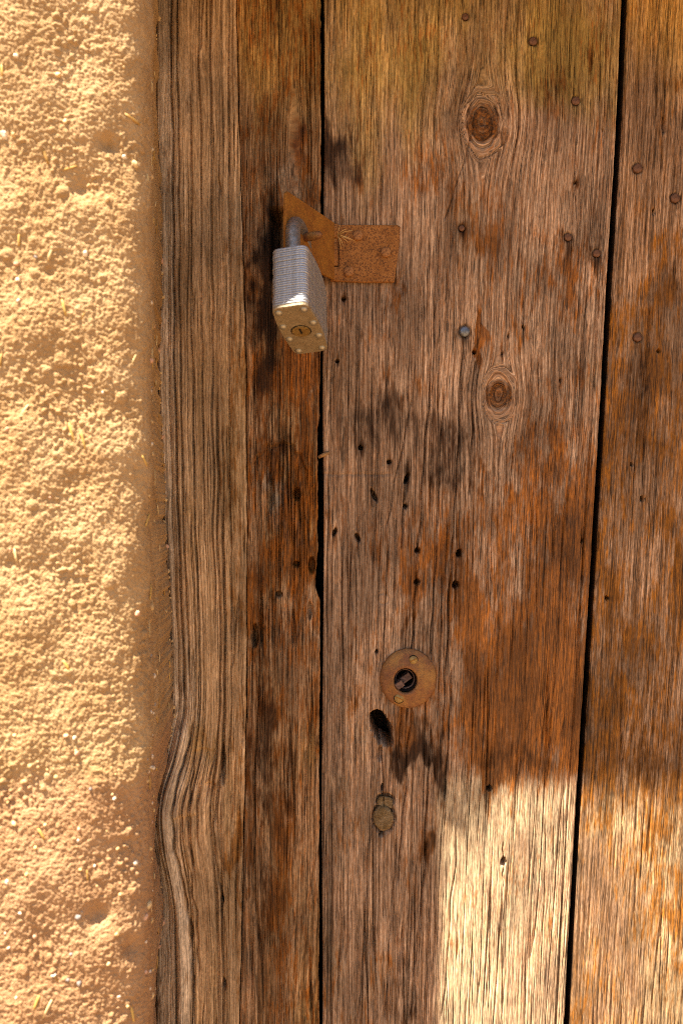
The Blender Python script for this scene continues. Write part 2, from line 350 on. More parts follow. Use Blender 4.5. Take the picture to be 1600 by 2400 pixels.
HOLES_B = [(1505, 1168, 6, 6), (1422, 1402, 5, 5), (1555, 290, 5, 20), (1531, 496, 4, 8), (1543, 822, 4, 5), (1480, 1088, 3, 5)]
def relief_B(PX, PY, X, Z, u):
    gx = u * .110 + .0014 * gnoise(X * 14, Z * 5, 103) + .0005 * gnoise(X * 60, Z * 18, 104)
    h = common_relief(gx, Z, PX, PY, 130, 1.1, .7)
    for (cx, cy, rx, ry) in HOLES_B: h = hole(h, PX, PY, cx, cy, rx * .9, ry * .9, .006)
    for (cx, cy, r_) in [(1494, 393, 11), (1582, 463, 11), (1494, 790, 10)]: h = hole(h, PX, PY, cx, cy, r_ + 2, r_ + 2, .0016)
    wx, wy = PX + 26 * fbm(PX / 60, PY / 90, 801, 3), PY + 50 * fbm(PX / 40, PY / 110, 805, 3)
    B = lambda *a: blob(wx, wy, *a)
    big = fbm(X * 22, Z * 12, 170, 3)
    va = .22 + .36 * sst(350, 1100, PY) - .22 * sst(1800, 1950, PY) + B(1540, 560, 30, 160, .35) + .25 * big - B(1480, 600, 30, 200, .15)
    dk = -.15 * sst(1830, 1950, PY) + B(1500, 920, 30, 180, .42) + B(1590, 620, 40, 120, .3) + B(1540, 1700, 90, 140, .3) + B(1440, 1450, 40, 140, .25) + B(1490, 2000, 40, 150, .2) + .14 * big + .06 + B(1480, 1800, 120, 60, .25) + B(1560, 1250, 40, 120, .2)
    bl = .34 * sst(1800, 1950, PY) + B(1450, 1900, 60, 60, .5) + B(1570, 2000, 60, 120, .4) + B(1590, 2330, 90, 160, .45) + B(1520, 1500, 20, 160, .3) + B(1520, 230, 30, 80, .3) + .15 * big  # low step, as in va and dk, paints the sunlit part paler
    oc = sst(450, 60, PY) * .7 + .2 * sst(1900, 2200, PY) + .1 * big
    return h, (va, dk, bl, oc), np.full_like(PX, 3.0), gx, Z
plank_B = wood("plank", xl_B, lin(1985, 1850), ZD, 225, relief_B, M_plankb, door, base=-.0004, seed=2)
tag(plank_B, "orange brown board at the right edge")
def relief_C(PX, PY, X, Z, u):
    gx = u * .14 + .0016 * gnoise(X * 12, Z * 5, 203)
    big = fbm(X * 22, Z * 12, 270, 3)
    h = common_relief(gx, Z, PX, PY, 230, 1.0, .5)
    return h, (.45 + .3 * big, .15 + .2 * big, .2 - .2 * big, .2 + 0 * big), np.full_like(PX, 3.0), gx, Z
wood("plank", lin(2000, 1865), lin(2700, 2570), ZC, 70, relief_C, M_plankb, door, seed=3)
wood("plank", lin(2714, 2584), lin(3440, 3440), ZC, 70, relief_C, M_plank, door, seed=4)

# closed backing added behind the door boards to keep the gaps dark
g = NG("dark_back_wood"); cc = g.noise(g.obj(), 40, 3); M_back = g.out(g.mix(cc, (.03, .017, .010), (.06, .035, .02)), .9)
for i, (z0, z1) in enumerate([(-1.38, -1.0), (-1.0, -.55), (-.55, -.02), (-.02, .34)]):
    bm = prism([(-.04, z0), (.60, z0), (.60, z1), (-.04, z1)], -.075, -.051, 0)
    link("gap_backing", bm_mesh("gap_backing", bm, False), M_back, door)

# ---- the frame beside the door
frame = tag(empty("door_frame", (0, 0, 0)), "rough split-grain timber door frame between the ochre plaster and the door boards", "door frame")
BND = [(-400, 372), (0, 372), (280, 371), (480, 379), (700, 383), (840, 374), (1000, 381), (1180, 389), (1400, 401), (1600, 408), (1700, 405), (1780, 394), (1850, 376), (1900, 366), (1950, 362), (2050, 379), (2130, 386), (2200, 373), (2300, 368), (2800, 366)]
bnd = lambda py: spline(py, BND, 16)
seam = lambda py: spline(py, [(-400, 548), (0, 552), (300, 560), (800, 575), (1200, 578), (1600, 578), (2000, 570), (2400, 561), (2800, 556)], 90) + 2.0 * gnoise(py / 60, py * 0 + .3, 55)
bow = lambda py: spline(py, [(-400, -6), (0, -6), (800, 0), (1200, 8), (1500, 22), (1660, 26), (1760, 8), (1880, -26), (1980, -22), (2100, 0), (2250, 8), (2400, 6), (2800, 4)], 30)
def relief_post(PX, PY, X, Z, u):
    f = sst(590, 400, PX) ** .8
    b = bow(PY[:, 0])[:, None]
    gp = PX - b * f + 3.5 * gnoise(PX / 60, PY / 260, 301) + 1.6 * gnoise(PX / 25, PY / 120, 302)   # straightened pixel column
    gx = gp / K
    h = .0010 + .0009 * gnoise(gx * 130, Z * 4, 303) + .0005 * gnoise(gx * 330, Z * 6, 304) + .00012 * gnoise(gx * 800, Z * 10, 305) + .0012 * gnoise(gx * 60, Z * 2, 313)
    # open grain grooves
    flank = 1 - .8 * sst(70, 30, PX - bnd(PY[:, 0])[:, None])
    n = gnoise(gx * 230, Z * 3.0, 306); gate = sst(.05, .4, gnoise(gx * 80, Z * 7, 307))
    h = h - .0018 * np.exp(-(n / .05) ** 2) * gate * flank
    n = gnoise(gx * 520, Z * 6.0, 308); gate = sst(.1, .45, gnoise(gx * 200, Z * 16, 309))
    h = h - .0006 * np.exp(-(n / .10) ** 2) * gate * flank
    for (gc, dep, wd, y0, y1) in [(409, .0038, 2.2, -400, 2800), (394, .0012, 1.6, 500, 2800), (424, .0026, 1.8, -300, 1650), (452, .0024, 1.8, 200, 2500), (474, .0022, 1.6, -400, 1300), (497, .003, 2.0, -400, 1500), (508, .003, 2.0, 900, 2400), (521, .0044, 2.6, 1150, 1990), (520, .003, 2.0, 1990, 2800), (538, .0022, 1.6, -400, 1900), (466, .003, 2.0, 1650, 2100), (447, .0026, 2.0, 1830, 2500)]:
        c = gc + 2.2 * gnoise(PY / 130, PX * 0 + gc, 311)
        s_ = sst(y0, y0 + 120, PY) * sst(y1, y1 - 120, PY)
        h = h - dep * np.exp(-((gp - c) / wd) ** 2) * s_
    n = gnoise(gx * 300, Z * 9, 341); gate = sst(.15, .4, gnoise(gx * 110, Z * 24, 342)); h = h - .0024 * np.exp(-(n / .06) ** 2) * gate * flank
    # left flank turns back under the plaster
    edge = bnd(PY[:, 0])[:, None]
    h = h - .0032 * sst(44, -6, PX - edge) - .005 * sst(2, -22, PX - edge)
    # pale strand sweeping over the swelling, with open splits beside it
    xs = spline(PY[:, 0], [(-400, 445), (1500, 442), (1640, 438), (1700, 430), (1760, 417), (1820, 398), (1900, 384), (1980, 391), (2060, 407), (2150, 424), (2250, 430), (2800, 432)], 22)[:, None]
    on = sst(1660, 1740, PY)
    h = h + .0030 * on * np.exp(-((PX - xs) / 13) ** 2) - .0046 * on * np.exp(-((PX - xs - 23 - 4 * gnoise(PY / 40, PX * 0, 351)) / 2.6) ** 2) * sst(2380, 2250, PY)
    for (o_, y0, y1, dep) in [(44, 1760, 2060, .0040), (64, 1800, 2010, .0034), (84, 1700, 1900, .0030), (36, 2000, 2300, .003), (100, 1840, 2200, .003)]:
        h = h - dep * np.exp(-((PX - xs * .7 - 430 * .3 - o_ - 5 * gnoise(PY / 45, PX * 0 + o_, 352)) / 2.4) ** 2) * sst(y0, y0 + 70, PY) * sst(y1, y1 - 70, PY)
    # swelling round the old branch, wrinkled
    sw = blob(PX, PY, 400, 1900, 70, 150)
    h = h + .0050 * sw + sw * .0008 * gnoise(gx * 240, Z * 60, 312)
    # splintered end flakes
    for (cx, cy, rx, dep) in [(494, 1828, 14, .0022), (430, 1902, 24, .0016), (455, 1900, 12, .0014), (480, 1748, 30, .0012)]:
        h = h - dep * sst(0, 6, PY - cy - .25 * np.abs(PX - cx)) * sst(60, 8, PY - cy) * sst(rx, rx * .6, np.abs(PX - cx))
    h = hole(h, PX, PY, 524, 1790, 6, 40, .008); h = hole(h, PX, PY, 522, 2106, 5, 9, .005); h = hole(h, PX, PY, 527, 2302, 5, 12, .005)
    wx, wy = PX + 26 * fbm(PX / 60, PY / 90, 801, 3), PY + 50 * fbm(PX / 40, PY / 110, 805, 3)
    B = lambda *a: blob(wx, wy, *a); big = fbm(gx * 40, Z * 9, 320, 3)
    va = .02 + .22 * sst(470, 580, PX) + .12 * big + B(490, 1735, 40, 30, .4) + B(555, 1980, 18, 120, .35) + B(555, 1500, 25, 500, .12)
    dk = .05 + .14 * big + B(520, 1720, 14, 90, .4) + B(470, 200, 60, 260, .14) + B(380, 1990, 14, 90, .3) + B(375, 2250, 12, 200, .3)
    bl = .9 * on * np.exp(-((PX - xs) / 16) ** 2) + .62 * sst(425, 390, PX) + .28 * sst(520, 420, PX) + B(425, 1735, 14, 40, .6) + B(402, 1800, 18, 50, .6) + B(385, 1890, 20, 60, .7) + B(388, 1970, 18, 60, .7) + B(405, 2060, 16, 60, .7) + B(424, 2190, 14, 90, .9) + B(440, 1650, 30, 130, .3) + .12 * big
    oc = .25 + B(480, 1740, 50, 40, .4) + .2 * big
    return h, (va, dk, bl, oc), np.full_like(PX, 3.0), gx, Z + .004 * gnoise(X * 60, Z * 30, 322)
post = wood("post", lambda py: bnd(py) - 26, seam, ZD, 190, relief_post, M_post, frame, thick=.05, r_edge=.0012, base=.0012, seed=6)
tag(post, "grey brown outer half with deep open grain and a swollen bulge low down")
edge_strip = lambda py: spline(py, [(-400, 749), (0, 751), (300, 752), (560, 751), (760, 751), (900, 749), (985, 748), (1010, 744), (1100, 744), (1180, 745), (1290, 744), (1345, 739), (1385, 739), (1400, 749), (1500, 750), (1800, 748), (2400, 747), (2800, 747)], 9) + 1.6 * gnoise(py / 45, py * 0 + .7, 57) + 1.2 * gnoise(py / 14, py * 0 + .2, 58)
def relief_strip(PX, PY, X, Z, u):
    # arched grain low down, eye shaped grain round the stained spot above the hasp
    gp = PX + 2.5 * gnoise(PX / 50, PY / 240, 401) + 1.4 * gnoise(PX / 22, PY / 110, 402)
    arch = blob(PX, PY, 672, 2450, 46, 420); gp = gp + 26 * arch * np.sign(PX - 660) * (np.abs(PX - 660) / 40) ** .7
    gx = knot_warp(gp / K, X, Z, at(690, 350).x, at(690, 350).z, .0042, .22, 0.0)
    h = common_relief(gx, Z, PX, PY, 430, 1.3, .9) + .0005 * gnoise(gx * 260, Z * 5, 431)
    rot = blob(PX, PY, 650, 1120, 62, 90) + blob(PX, PY, 690, 1290, 50, 160, .8) + blob(PX, PY, 620, 1460, 30, 90, .7) + blob(PX, PY, 690, 1470, 30, 70, .7)
    rot = np.clip(rot, 0, 1)
    h = h + rot * (.0016 * gnoise(X * 210, Z * 70, 432) + .0011 * gnoise(X * 520, Z * 170, 433) - .0008)
    n = gnoise(gx * 300, Z * 8, 434); h = h - rot * .0030 * np.exp(-(n / .09) ** 2)
    # hollow left of the decayed patch with a crisp upper lip
    rim = np.hypot((PX - 655) / 66, (PY - 1130) / 92) + .12 * gnoise(PX / 22, PY / 22, 435)
    h = h - .0024 * sst(1.04, .96, rim) * sst(1200, 1060, PY)
    h = h - .0016 * np.exp(-((rim - 1.0) / .035) ** 2) * sst(1200, 1090, PY)
    for (cx, cy, rx, ry, dep) in [(694, 1323, 8, 7, .006), (653, 1393, 8, 7, .005), (695, 1158, 8, 15, .006), (597, 1490, 7, 26, .007), (612, 1450, 4, 60, .004), (634, 1165, 3, 46, .004), (686, 1470, 4, 40, .004), (726, 1430, 5, 20, .004), (730, 1325, 8, 18, .007)]: h = hole(h, PX, PY, cx, cy, rx, ry, dep)
    h = h - .016 * sst(630, 636, PX) * sst(672, 666, PX) * sst(484, 490, PY) * sst(660, 640, PY)    # notch sunk in to deepen the shade painted beside the lock
    wx, wy = PX + 26 * fbm(PX / 60, PY / 90, 801, 3), PY + 50 * fbm(PX / 40, PY / 110, 805, 3)
    B = lambda *a: blob(wx, wy, *a); big = fbm(gx * 30, Z * 10, 420, 3); st = gnoise(gx * 160, Z * 5, 421)
    va = .34 + .22 * big + B(700, 850, 40, 90, .8) + B(700, 330, 20, 50, .5) + B(660, 1990, 30, 300, .35) + B(690, 1240, 40, 120, .25) + .2 * sst(700, 900, PY) * sst(1700, 1400, PY)
    dk = .05 + .22 * st + B(630, 900, 60, 130, .62) - B(703, 850, 42, 80, .95) + B(624, 640, 26, 180, 1.25) + B(660, 1010, 70, 40, .25) + B(630, 1760, 50, 200, .26) + B(660, 1990, 35, 250, .30) + B(620, 2050, 25, 400, .2) + B(700, 290, 30, 70, .3) + B(600, 1250, 14, 300, .3) + B(690, 330, 18, 60, .25) + .12 * big - B(715, 2150, 30, 250, .3)  # tall blob left of the padlock paints its shade; the others are stains
    bl = B(675, 420, 26, 60, .6) + B(655, 1145, 34, 46, 1.0) + B(640, 1210, 30, 40, .5) + B(690, 1235, 10, 60, .6) + B(670, 1480, 30, 90, .45) + B(735, 1430, 14, 60, .6) + B(600, 100, 60, 200, .15) + B(725, 2000, 20, 400, .3) + B(590, 2330, 40, 60, .4) + .1 * big + B(740, 930, 6, 120, .6)
    oc = .3 + .5 * sst(400, 100, PY) + .2 * big
    return h, (va, dk, bl, oc), np.full_like(PX, 3.0), gx, Z + .004 * gnoise(X * 60, Z * 30, 422)
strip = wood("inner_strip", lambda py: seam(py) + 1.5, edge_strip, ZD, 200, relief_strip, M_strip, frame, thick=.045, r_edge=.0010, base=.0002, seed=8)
tag(strip, "darker stained inner half with a decayed patch next to the door gap")
# right post and head of the frame, outside the picture
def relief_R(PX, PY, X, Z, u):
    gx = X + .0016 * gnoise(X * 12, Z * 5, 503); big = fbm(X * 22, Z * 12, 570, 3)
    return common_relief(gx, Z, PX, PY, 530, 1.5, .5), (.2 + .2 * big, .2 + .2 * big, .2 + 0 * big, .3 + 0 * big), np.full_like(PX, 3.0), gx, Z
wood("post", lin(3458, 3458), lin(3960, 3960), ZC, 50, relief_R, M_post, frame, thick=.05, base=.001, seed=9)
bm = prism([(-.096, .352), (.69, .352), (.69, .45), (-.096, .45)], -.05, .004, .002)
link("head", bm_mesh("head", bm, False), M_back, frame)

# ------------------------------------------------------------------ adobe wall: a profile swept round the door opening
g = NG("adobe_plaster")
P_ = g.obj(); low = g.attr("low").outputs['Fac']
n1 = g.noise(P_, 55, 4, .6); n2 = g.noise(P_, 420, 3, .6); n3 = g.noise(P_, 1500, 2, .6); n4 = g.noise(P_, 190, 3, .6)
c = g.mix(g.step(.35, .65, n1), (.395, .246, .122), (.470, .315, .172))
c2 = g.mix(g.step(.35, .65, n1), (.365, .208, .110), (.430, .262, .148))
c = g.mix(g.step(.35, .65, g.add(low, g.mad(n4, .6, -.3))), c, c2)
c = g.mix(g.mul(g.step(.60, .75, n2), .5), c, (.50, .33, .165))
c = g.mix(g.mul(g.step(.42, .30, n3), .45), c, (.30, .16, .055))
g.bump(g.add(g.mul(n2, .6), g.mul(n3, .7)), .8, .0012)
M_adobe = g.out(c, .92, 0, .15)

wall = tag(empty("adobe_wall", (-.3, -.15, -1.4)), "rough sunlit ochre adobe wall with straw and grit, rounded into the doorway", "wall")
def wall_part(name, mesh, mat=M_adobe):
    o = link(name, mesh, mat); o.parent = wall; o.matrix_parent_inverse = wall.matrix_basis.inverted(); return o
TX = -.0745                                          # column of the outermost turn of the corner
PROF = [(-.1000, -.008), (-.0950, -.0050), (-.0912, -.0012), (-.0900, .0040), (-.0880, .020), (-.0848, .045), (-.0810, .070), (-.0762, .090), (-.0743, .099), (-.0752, .1050), (-.0795, .1085), (-.0870, .1112), (-.1000, .1138), (-.1150, .1165), (-.1400, .1185)]
pa = np.array(PROF); seg = np.r_[0, np.cumsum(np.hypot(*np.diff(pa, axis=0).T))]
fine = np.arange(0, seg[-1], .0002)
def sm1(v, sig=.0028):
    k = np.exp(-.5 * (np.arange(-80, 81) * .0002 / sig) ** 2); k /= k.sum()
    vp = np.r_[v[0] - (v[1] - v[0]) * np.arange(80, 0, -1), v, v[-1] + (v[-1] - v[-2]) * np.arange(1, 81)]
    return np.convolve(vp, k, 'valid')
PA = sm1(np.interp(fine, seg, pa[:, 0])); PD = sm1(np.interp(fine, seg, pa[:, 1]))
def prof(s): return np.interp(s, fine, PA), np.interp(s, fine, PD)
s_b = np.interp(.085, PD, fine)
S = np.concatenate([np.arange(0, s_b, .00055), np.arange(s_b, fine[-1], .00042)])
ZW = np.arange(-.272, .2721, .00042)
A0, D0 = prof(S); ta = np.gradient(A0, S); td = np.gradient(D0, S); tl = np.hypot(ta, td)
NX, ND = td / tl, -ta / tl                            # outward normal (x, depth)
SS, ZZ = np.meshgrid(S, ZW)
disp = .0015 * fbm(SS * 38, ZZ * 34, 600, 3, .45) + .00030 * gnoise(SS * 420, ZZ * 390, 605) + .00042 * gnoise(SS * 1000, ZZ * 960, 606)
def add_grains(disp, n, r0, r1, amp, seed):
    r = np.random.default_rng(seed); dz = .00042
    for _ in range(n):
        s0 = S[0] + (S[-1] - S[0]) * (1 - r.random() ** 1.0); z0 = r.uniform(-.27, .27); rad = r0 + (r1 - r0) * r.random() ** 3
        i0, i1 = np.searchsorted(S, [s0 - rad, s0 + rad]); j0, j1 = np.searchsorted(ZW, [z0 - rad, z0 + rad])
        if i1 - i0 < 1 or j1 - j0 < 1: continue
        q = ((S[i0:i1][None] - s0) ** 2 + ((ZW[j0:j1][:, None] - z0) * r.uniform(.7, 1.2)) ** 2) / rad ** 2
        b = np.sqrt(np.clip(1 - q, 0, 1)) * rad * amp * r.uniform(.4, 1)
        disp[j0:j1, i0:i1] = np.maximum(disp[j0:j1, i0:i1], disp[j0:j1, i0:i1] * .5 + b)
    return disp
disp = add_grains(add_grains(disp, 12000, .00045, .0009, .5, 61), 420, .0010, .0024, .45, 62)
for (px, py, r_, dep) in [(190, 440, .0042, .0022), (120, 640, .002, .0012), (40, 1320, .0022, .0012), (250, 330, .003, .0025), (330, 2060, .004, .003), (230, 2150, .004, .003), (300, 2240, .004, .003)]:
    X_ = (px - 800) / K * (D - .113) / D; s0 = np.interp(-X_, -PA[len(PA) // 2:], fine[len(fine) // 2:]); z0 = (1200 - py) / K * (D - .113) / D
    disp -= dep * np.exp(-((SS - s0) ** 2 + (ZZ - z0) ** 2) / r_ ** 2)
wgt = sst(.085, 0, D0)                                # ragged line where plaster meets the post
PYW = 1200 - ZW * K
shift = (bnd(PYW) - 384.5) / K + .0012 * gnoise(ZW * 150, ZW * 0 + .4, 640) + .0009 * gnoise(ZW * 430, ZW * 0 + .8, 641) + .0003 * gnoise(ZW * 1100, ZW * 0 + .6, 642)
rough = np.clip(D0 / .08, .22, 1)
Xw = A0[None] + NX[None] * disp * rough + wgt[None] * shift[:, None]
Yw = -(D0[None] + ND[None] * disp * rough)
lowm = sst(-.075, -.125, ZZ)
me = grid_mesh("wall_face", np.stack([Xw, Yw, ZZ], -1), False, {"low": ('FLOAT', lowm)})
face = wall_part("wall_face", me)

# coarse remainder of the wall: sides below / above the picture, over the opening and down the right side
ZT, RC, XR = .2990, .054, .72
def path():
    pts = []                                           # (point, outward normal)
    for z in np.linspace(.2721, ZT - RC, 6) if ZT - RC > .2721 else [ .2721 ]: pts.append(((TX, z), (-1, 0)))
    return pts
def sweep(pts, name, s_idx):
    a, d = A0[s_idx], D0[s_idx]
    wofs = -(a - TX)
    wofs = np.r_[wofs, wofs[-1] + np.array([.02, .06, .15, .4, 1.4])]; dd = np.r_[d, d[-1] + np.array([.001, .002, .003, .004, .004])]
    V = []
    for (p, o) in pts:
        V.append(np.stack([p[0] + o[0] * wofs, -dd * (1 + .062 * max(o[1], 0)), p[1] + o[1] * wofs], -1))
    V = np.array(V)
    n = gnoise(V[..., 0] * 45 + V[..., 1] * 31, V[..., 2] * 45, 650) * .0016 + gnoise(V[..., 0] * 150, V[..., 2] * 150 + V[..., 1] * 130, 651) * .0008
    V[..., 1] -= n
    return wall_part(name, grid_mesh(name, V, False, {"low": ('FLOAT', sst(-.075, -.125, V[..., 2]))}))
si = np.unique(np.r_[np.arange(0, len(S), 6), len(S) - 1])
arc = []
zc = ZT - RC
arc.append(((TX, .2705), (-1, 0)))
for t in np.linspace(math.asin(min(1, (.266 - zc) / RC)), math.pi / 2, 22): arc.append(((TX + RC - RC * math.cos(t), zc + RC * math.sin(t)), (-math.cos(t), math.sin(t))))
for x in np.linspace(TX + RC, XR - RC, 60)[1:]: arc.append(((x, ZT - .035 * (x - TX - RC) + .0025 * math.sin(x * 42)), (0, 1)))
for t in np.linspace(0, math.pi / 2, 14)[1:]: arc.append(((XR - RC + RC * math.sin(t), zc - .02 + RC * math.cos(t)), (math.sin(t), math.cos(t))))
for z in np.linspace(zc - .03, -1.40, 50): arc.append(((XR, z), (1, 0)))
sweep(arc, "wall_face", si)
sweep([((TX, z), (-1, 0)) for z in np.linspace(-1.40, -.2715, 60)], "wall_face", si)
# flat field of the wall left of the finely built part
V = []
for z in np.linspace(-.275, .275, 120): V.append([(x, -(d_ + .0012 * math.sin(z * 40 + x * 30)), z) for x, d_ in ((-.1370, .1160), (-.1400, .1185), (-.145, .1192), (-.155, .1198), (-.17, .1205), (-.2, .1215), (-.3, .1225), (-.6, .1225), (-1.6, .1225))])
V = np.array(V, float); V[..., 1] -= .0010 * gnoise(V[..., 0] * 90, V[..., 2] * 90, 660)
wall_part("wall_face", grid_mesh("wall_face", V, False, {"low": ('FLOAT', sst(-.075, -.125, V[..., 2]))}))

# straw and grit bedded in the plaster
def on_wall(s, z):
    a, d = prof(s); i = int(np.clip(np.searchsorted(S, s), 1, len(S) - 2)); j = int(np.clip(np.searchsorted(ZW, z), 1, len(ZW) - 2))
    return Vector((Xw[j, i], Yw[j, i], z)), Vector((NX[i], -ND[i], 0)).normalized(), Vector((ta[i] / tl[i], -td[i] / tl[i], 0))
straw_m = [NG("straw_%s" % k).out(cv, .6, 0, .3) for k, cv in (("gold", (.62, .40, .12)), ("pale", (.72, .56, .30)), ("brown", (.42, .24, .07)))]
straw_me = []
for mi, m_ in enumerate(straw_m):
    for v in range(2):
        bm = tube([(-.5, 0, 0), (-.2, 0, .01 + .02 * v), (.2, 0, .015), (.5, 0, -.01 - .02 * v)], [.045, .06, .06, .04], 6)
        me = bm_mesh("straw", bm); me.materials.append(m_); straw_me.append(me)
r = np.random.default_rng(15)
for i in range(125):
    s = r.uniform(np.interp(.004, PD, fine), fine[-1] - .002); z = r.uniform(-.262, .262)
    if i < 55: s = r.uniform(np.interp(.003, PD, fine), np.interp(.085, PD, fine))
    p, n, t = on_wall(s, z); a = r.normal(1.35, .55)
    ax = t * math.cos(a) + Vector((0, 0, 1)) * math.sin(a); bx = n.cross(ax)
    L_ = r.uniform(.003, .0075); wd = r.uniform(.005, .009)
    o = link("straw", straw_me[int(r.integers(0, 6))]); o.parent = wall; o.matrix_parent_inverse = wall.matrix_basis.inverted()
    Mx = Matrix((ax * L_, bx * wd * 1.1, n * wd * .6)).transposed().to_4x4(); Mx.translation = p + n * .0001
    o.matrix_basis = Mx
peb_m = [NG("grit_%s" % k).out(cv, .7, 0, .4) for k, cv in (("white", (.78, .68, .55)), ("pink", (.62, .36, .24)), ("grey", (.26, .23, .22)), ("sand", (.62, .42, .20)), ("sand2", (.66, .48, .26)))]
peb_me = []
for m_ in peb_m:
    bm = bmesh.new(); bmesh.ops.create_icosphere(bm, subdivisions=2, radius=1)
    for v_ in bm.verts: v_.co *= 1 + random.uniform(-.16, .16)
    me = bm_mesh("pebble", bm, False); me.materials.append(m_); peb_me.append(me)
for i in range(200):
    s = r.uniform(np.interp(.06, PD, fine), fine[-1] - .002); z = r.uniform(-.262, .262)
    if r.random() < .45: z = r.uniform(-.2, -.08)
    p, n, t = on_wall(s, z); q = r.uniform(.0004, .0011) if r.random() < .9 else r.uniform(.0011, .0017)
    o = link("pebble", peb_me[int(r.choice(5, p=[.26, .16, .10, .28, .20]))]); o.parent = wall; o.matrix_parent_inverse = wall.matrix_basis.inverted()
    Rm = Matrix.Rotation(r.uniform(0, 6), 4, 'X') @ Matrix.Rotation(r.uniform(0, 6), 4, 'Z')
    o.matrix_basis = Matrix.Translation(p - n * q * .1) @ Rm @ Matrix.Diagonal((q * r.uniform(.8, 1.3), q * .8, q * r.uniform(.7, 1.1), 1))

for i in range(95):                                   # crumbs broken from the plaster edge
    z = r.uniform(-.262, .262); j = int(np.clip(np.searchsorted(ZW, z), 1, len(ZW) - 2)); i_ = int(np.argmin(np.abs(Yw[j] - r.uniform(-.004, .002)))); q = r.uniform(.0004, .0011)
    o = link("pebble", peb_me[int(r.choice([1, 3, 3, 4]))]); o.parent = wall; o.matrix_parent_inverse = wall.matrix_basis.inverted()
    o.matrix_basis = Matrix.Translation(Vector((Xw[j, i_] + r.uniform(-.0006, .0004), Yw[j, i_] - .0002, z))) @ Matrix.Rotation(r.uniform(0, 6), 4, 'Y') @ Matrix.Diagonal((q * r.uniform(.8, 1.6), q, q, 1))

# ground of the yard, sunlit earth
g = NG("yard_earth"); n1 = g.noise(g.obj(), .9, 5, .6); n2 = g.noise(g.obj(), 30, 4, .6)
M_gr = g.out(g.mix(n1, g.mix(n2, (.17, .110, .06), (.24, .155, .085)), (.23, .155, .09)), .95, 0, .1)
xs = np.concatenate([-np.geomspace(60, .4, 24), np.linspace(-.3, .9, 10), np.geomspace(1, 60, 24)])
yg = np.concatenate([-np.geomspace(80, .3, 40), [-.2, .02, .1]])
GXX, GYY = np.meshgrid(xs, yg); GZ = -1.395 + .012 * gnoise(GXX * .7, GYY * .7, 700) * np.clip(-GYY / 2, 0, 1)
tag(link("ground", grid_mesh("ground", np.stack([GXX, GYY, GZ], -1)), M_gr), kind="structure")

# dark room behind the door
g = NG("room_plaster"); M_room = g.out(g.mix(g.noise(g.obj(), 6, 3), (.22, .15, .09), (.30, .21, .13)), .9)
bm = bmesh.new(); vs = [bm.verts.new(p) for p in [(-1.4, -.10, -1.42), (2.0, -.10, -1.42), (2.0, 2.2, -1.42), (-1.4, 2.2, -1.42), (-1.4, -.10, 1.6), (2.0, -.10, 1.6), (2.0, 2.2, 1.6), (-1.4, 2.2, 1.6)]]
for f in [(0, 1, 2, 3), (4, 5, 6, 7), (1, 2, 6, 5), (2, 3, 7, 6), (3, 0, 4, 7)]: bm.faces.new([vs[i] for i in f])
tag(link("interior_room", bm_mesh("interior_room", bm, False), M_room), kind="structure")

# ------------------------------------------------------------------ metal materials
def make_rust(name, a, b, spk, sp_amt=.5, sc=900, rough=.85, metal=.0):
    g = NG(name); P = g.obj()
    n1 = g.noise(P, 130, 4, .6); n2 = g.noise(P, sc, 2, .6); n3 = g.noise(P, 2200, 2, .5)
    c = g.mix(g.step(.35, .65, n1), a, b); c = g.mix(g.mul(g.step(.50, .60, n2), sp_amt), c, spk)
    c = g.scale_col(c, g.step(.25, .75, n3, .75, 1.25)); g.bump(g.add(n2, g.mul(n3, .5)), .45, .0005)
    return g.out(c, rough, metal, .3)
M_rust = make_rust("rust_speckled", (.250, .098, .026), (.340, .142, .042), (.080, .028, .012), .7, 1300)
M_rust2 = make_rust("rust_orange", (.230, .085, .014), (.300, .125, .020), (.15, .05, .010), .35, 700)
M_rivh = make_rust("rust_rivet", (.27, .115, .042), (.34, .155, .06), (.10, .04, .018), .6, 900)
M_rust3 = make_rust("rust_brown_plate", (.200, .085, .040), (.300, .150, .050), (.14, .06, .03), .3, 420, .55, .35)
M_nail = make_rust("rust_nail", (.12, .058, .035), (.18, .085, .05), (.05, .022, .014), .5, 900, .7, .2)
M_brass = make_rust("dull_brass", (.26, .16, .055), (.32, .21, .08), (.14, .075, .03), .4, 800, .5, .4)
def make_steel(name, col, col2, rough, metal, sc=300):
    g = NG(name); P = g.obj(); x, y, z = g.sep(P)
    n1 = g.noise(P, sc, 4, .6); n2 = g.noise(P, 1800, 2, .6)
    sc_ = g.noise(g.comb(g.mul(x, 700), g.mul(y, 3000), g.mul(z, 500)), 1, 2)
    c = g.mix(g.step(.35, .7, n1), col, col2); c = g.scale_col(c, g.step(.2, .8, sc_, .72, 1.2))
    g.bump(g.add(n2, sc_), .3, .00025)
    return g.out(c, g.step(.3, .7, n1, rough, rough + .15), metal, .5)
M_lam = make_steel("lock_steel", (.46, .48, .53), (.32, .325, .34), .46, .8)
M_shk = make_steel("shackle_steel", (.34, .33, .33), (.22, .20, .18), .42, .85)
M_plate = make_steel("lock_base_plate", (.37, .30, .21), (.27, .205, .13), .55, .5, 260)
M_rivet = make_steel("lock_rivet", (.40, .36, .29), (.32, .28, .21), .42, .7)
M_black = NG("dark_hole").out((.01, .008, .006), .9)
M_blue = make_steel("zinc_steel", (.20, .23, .28), (.13, .13, .14), .35, .8)

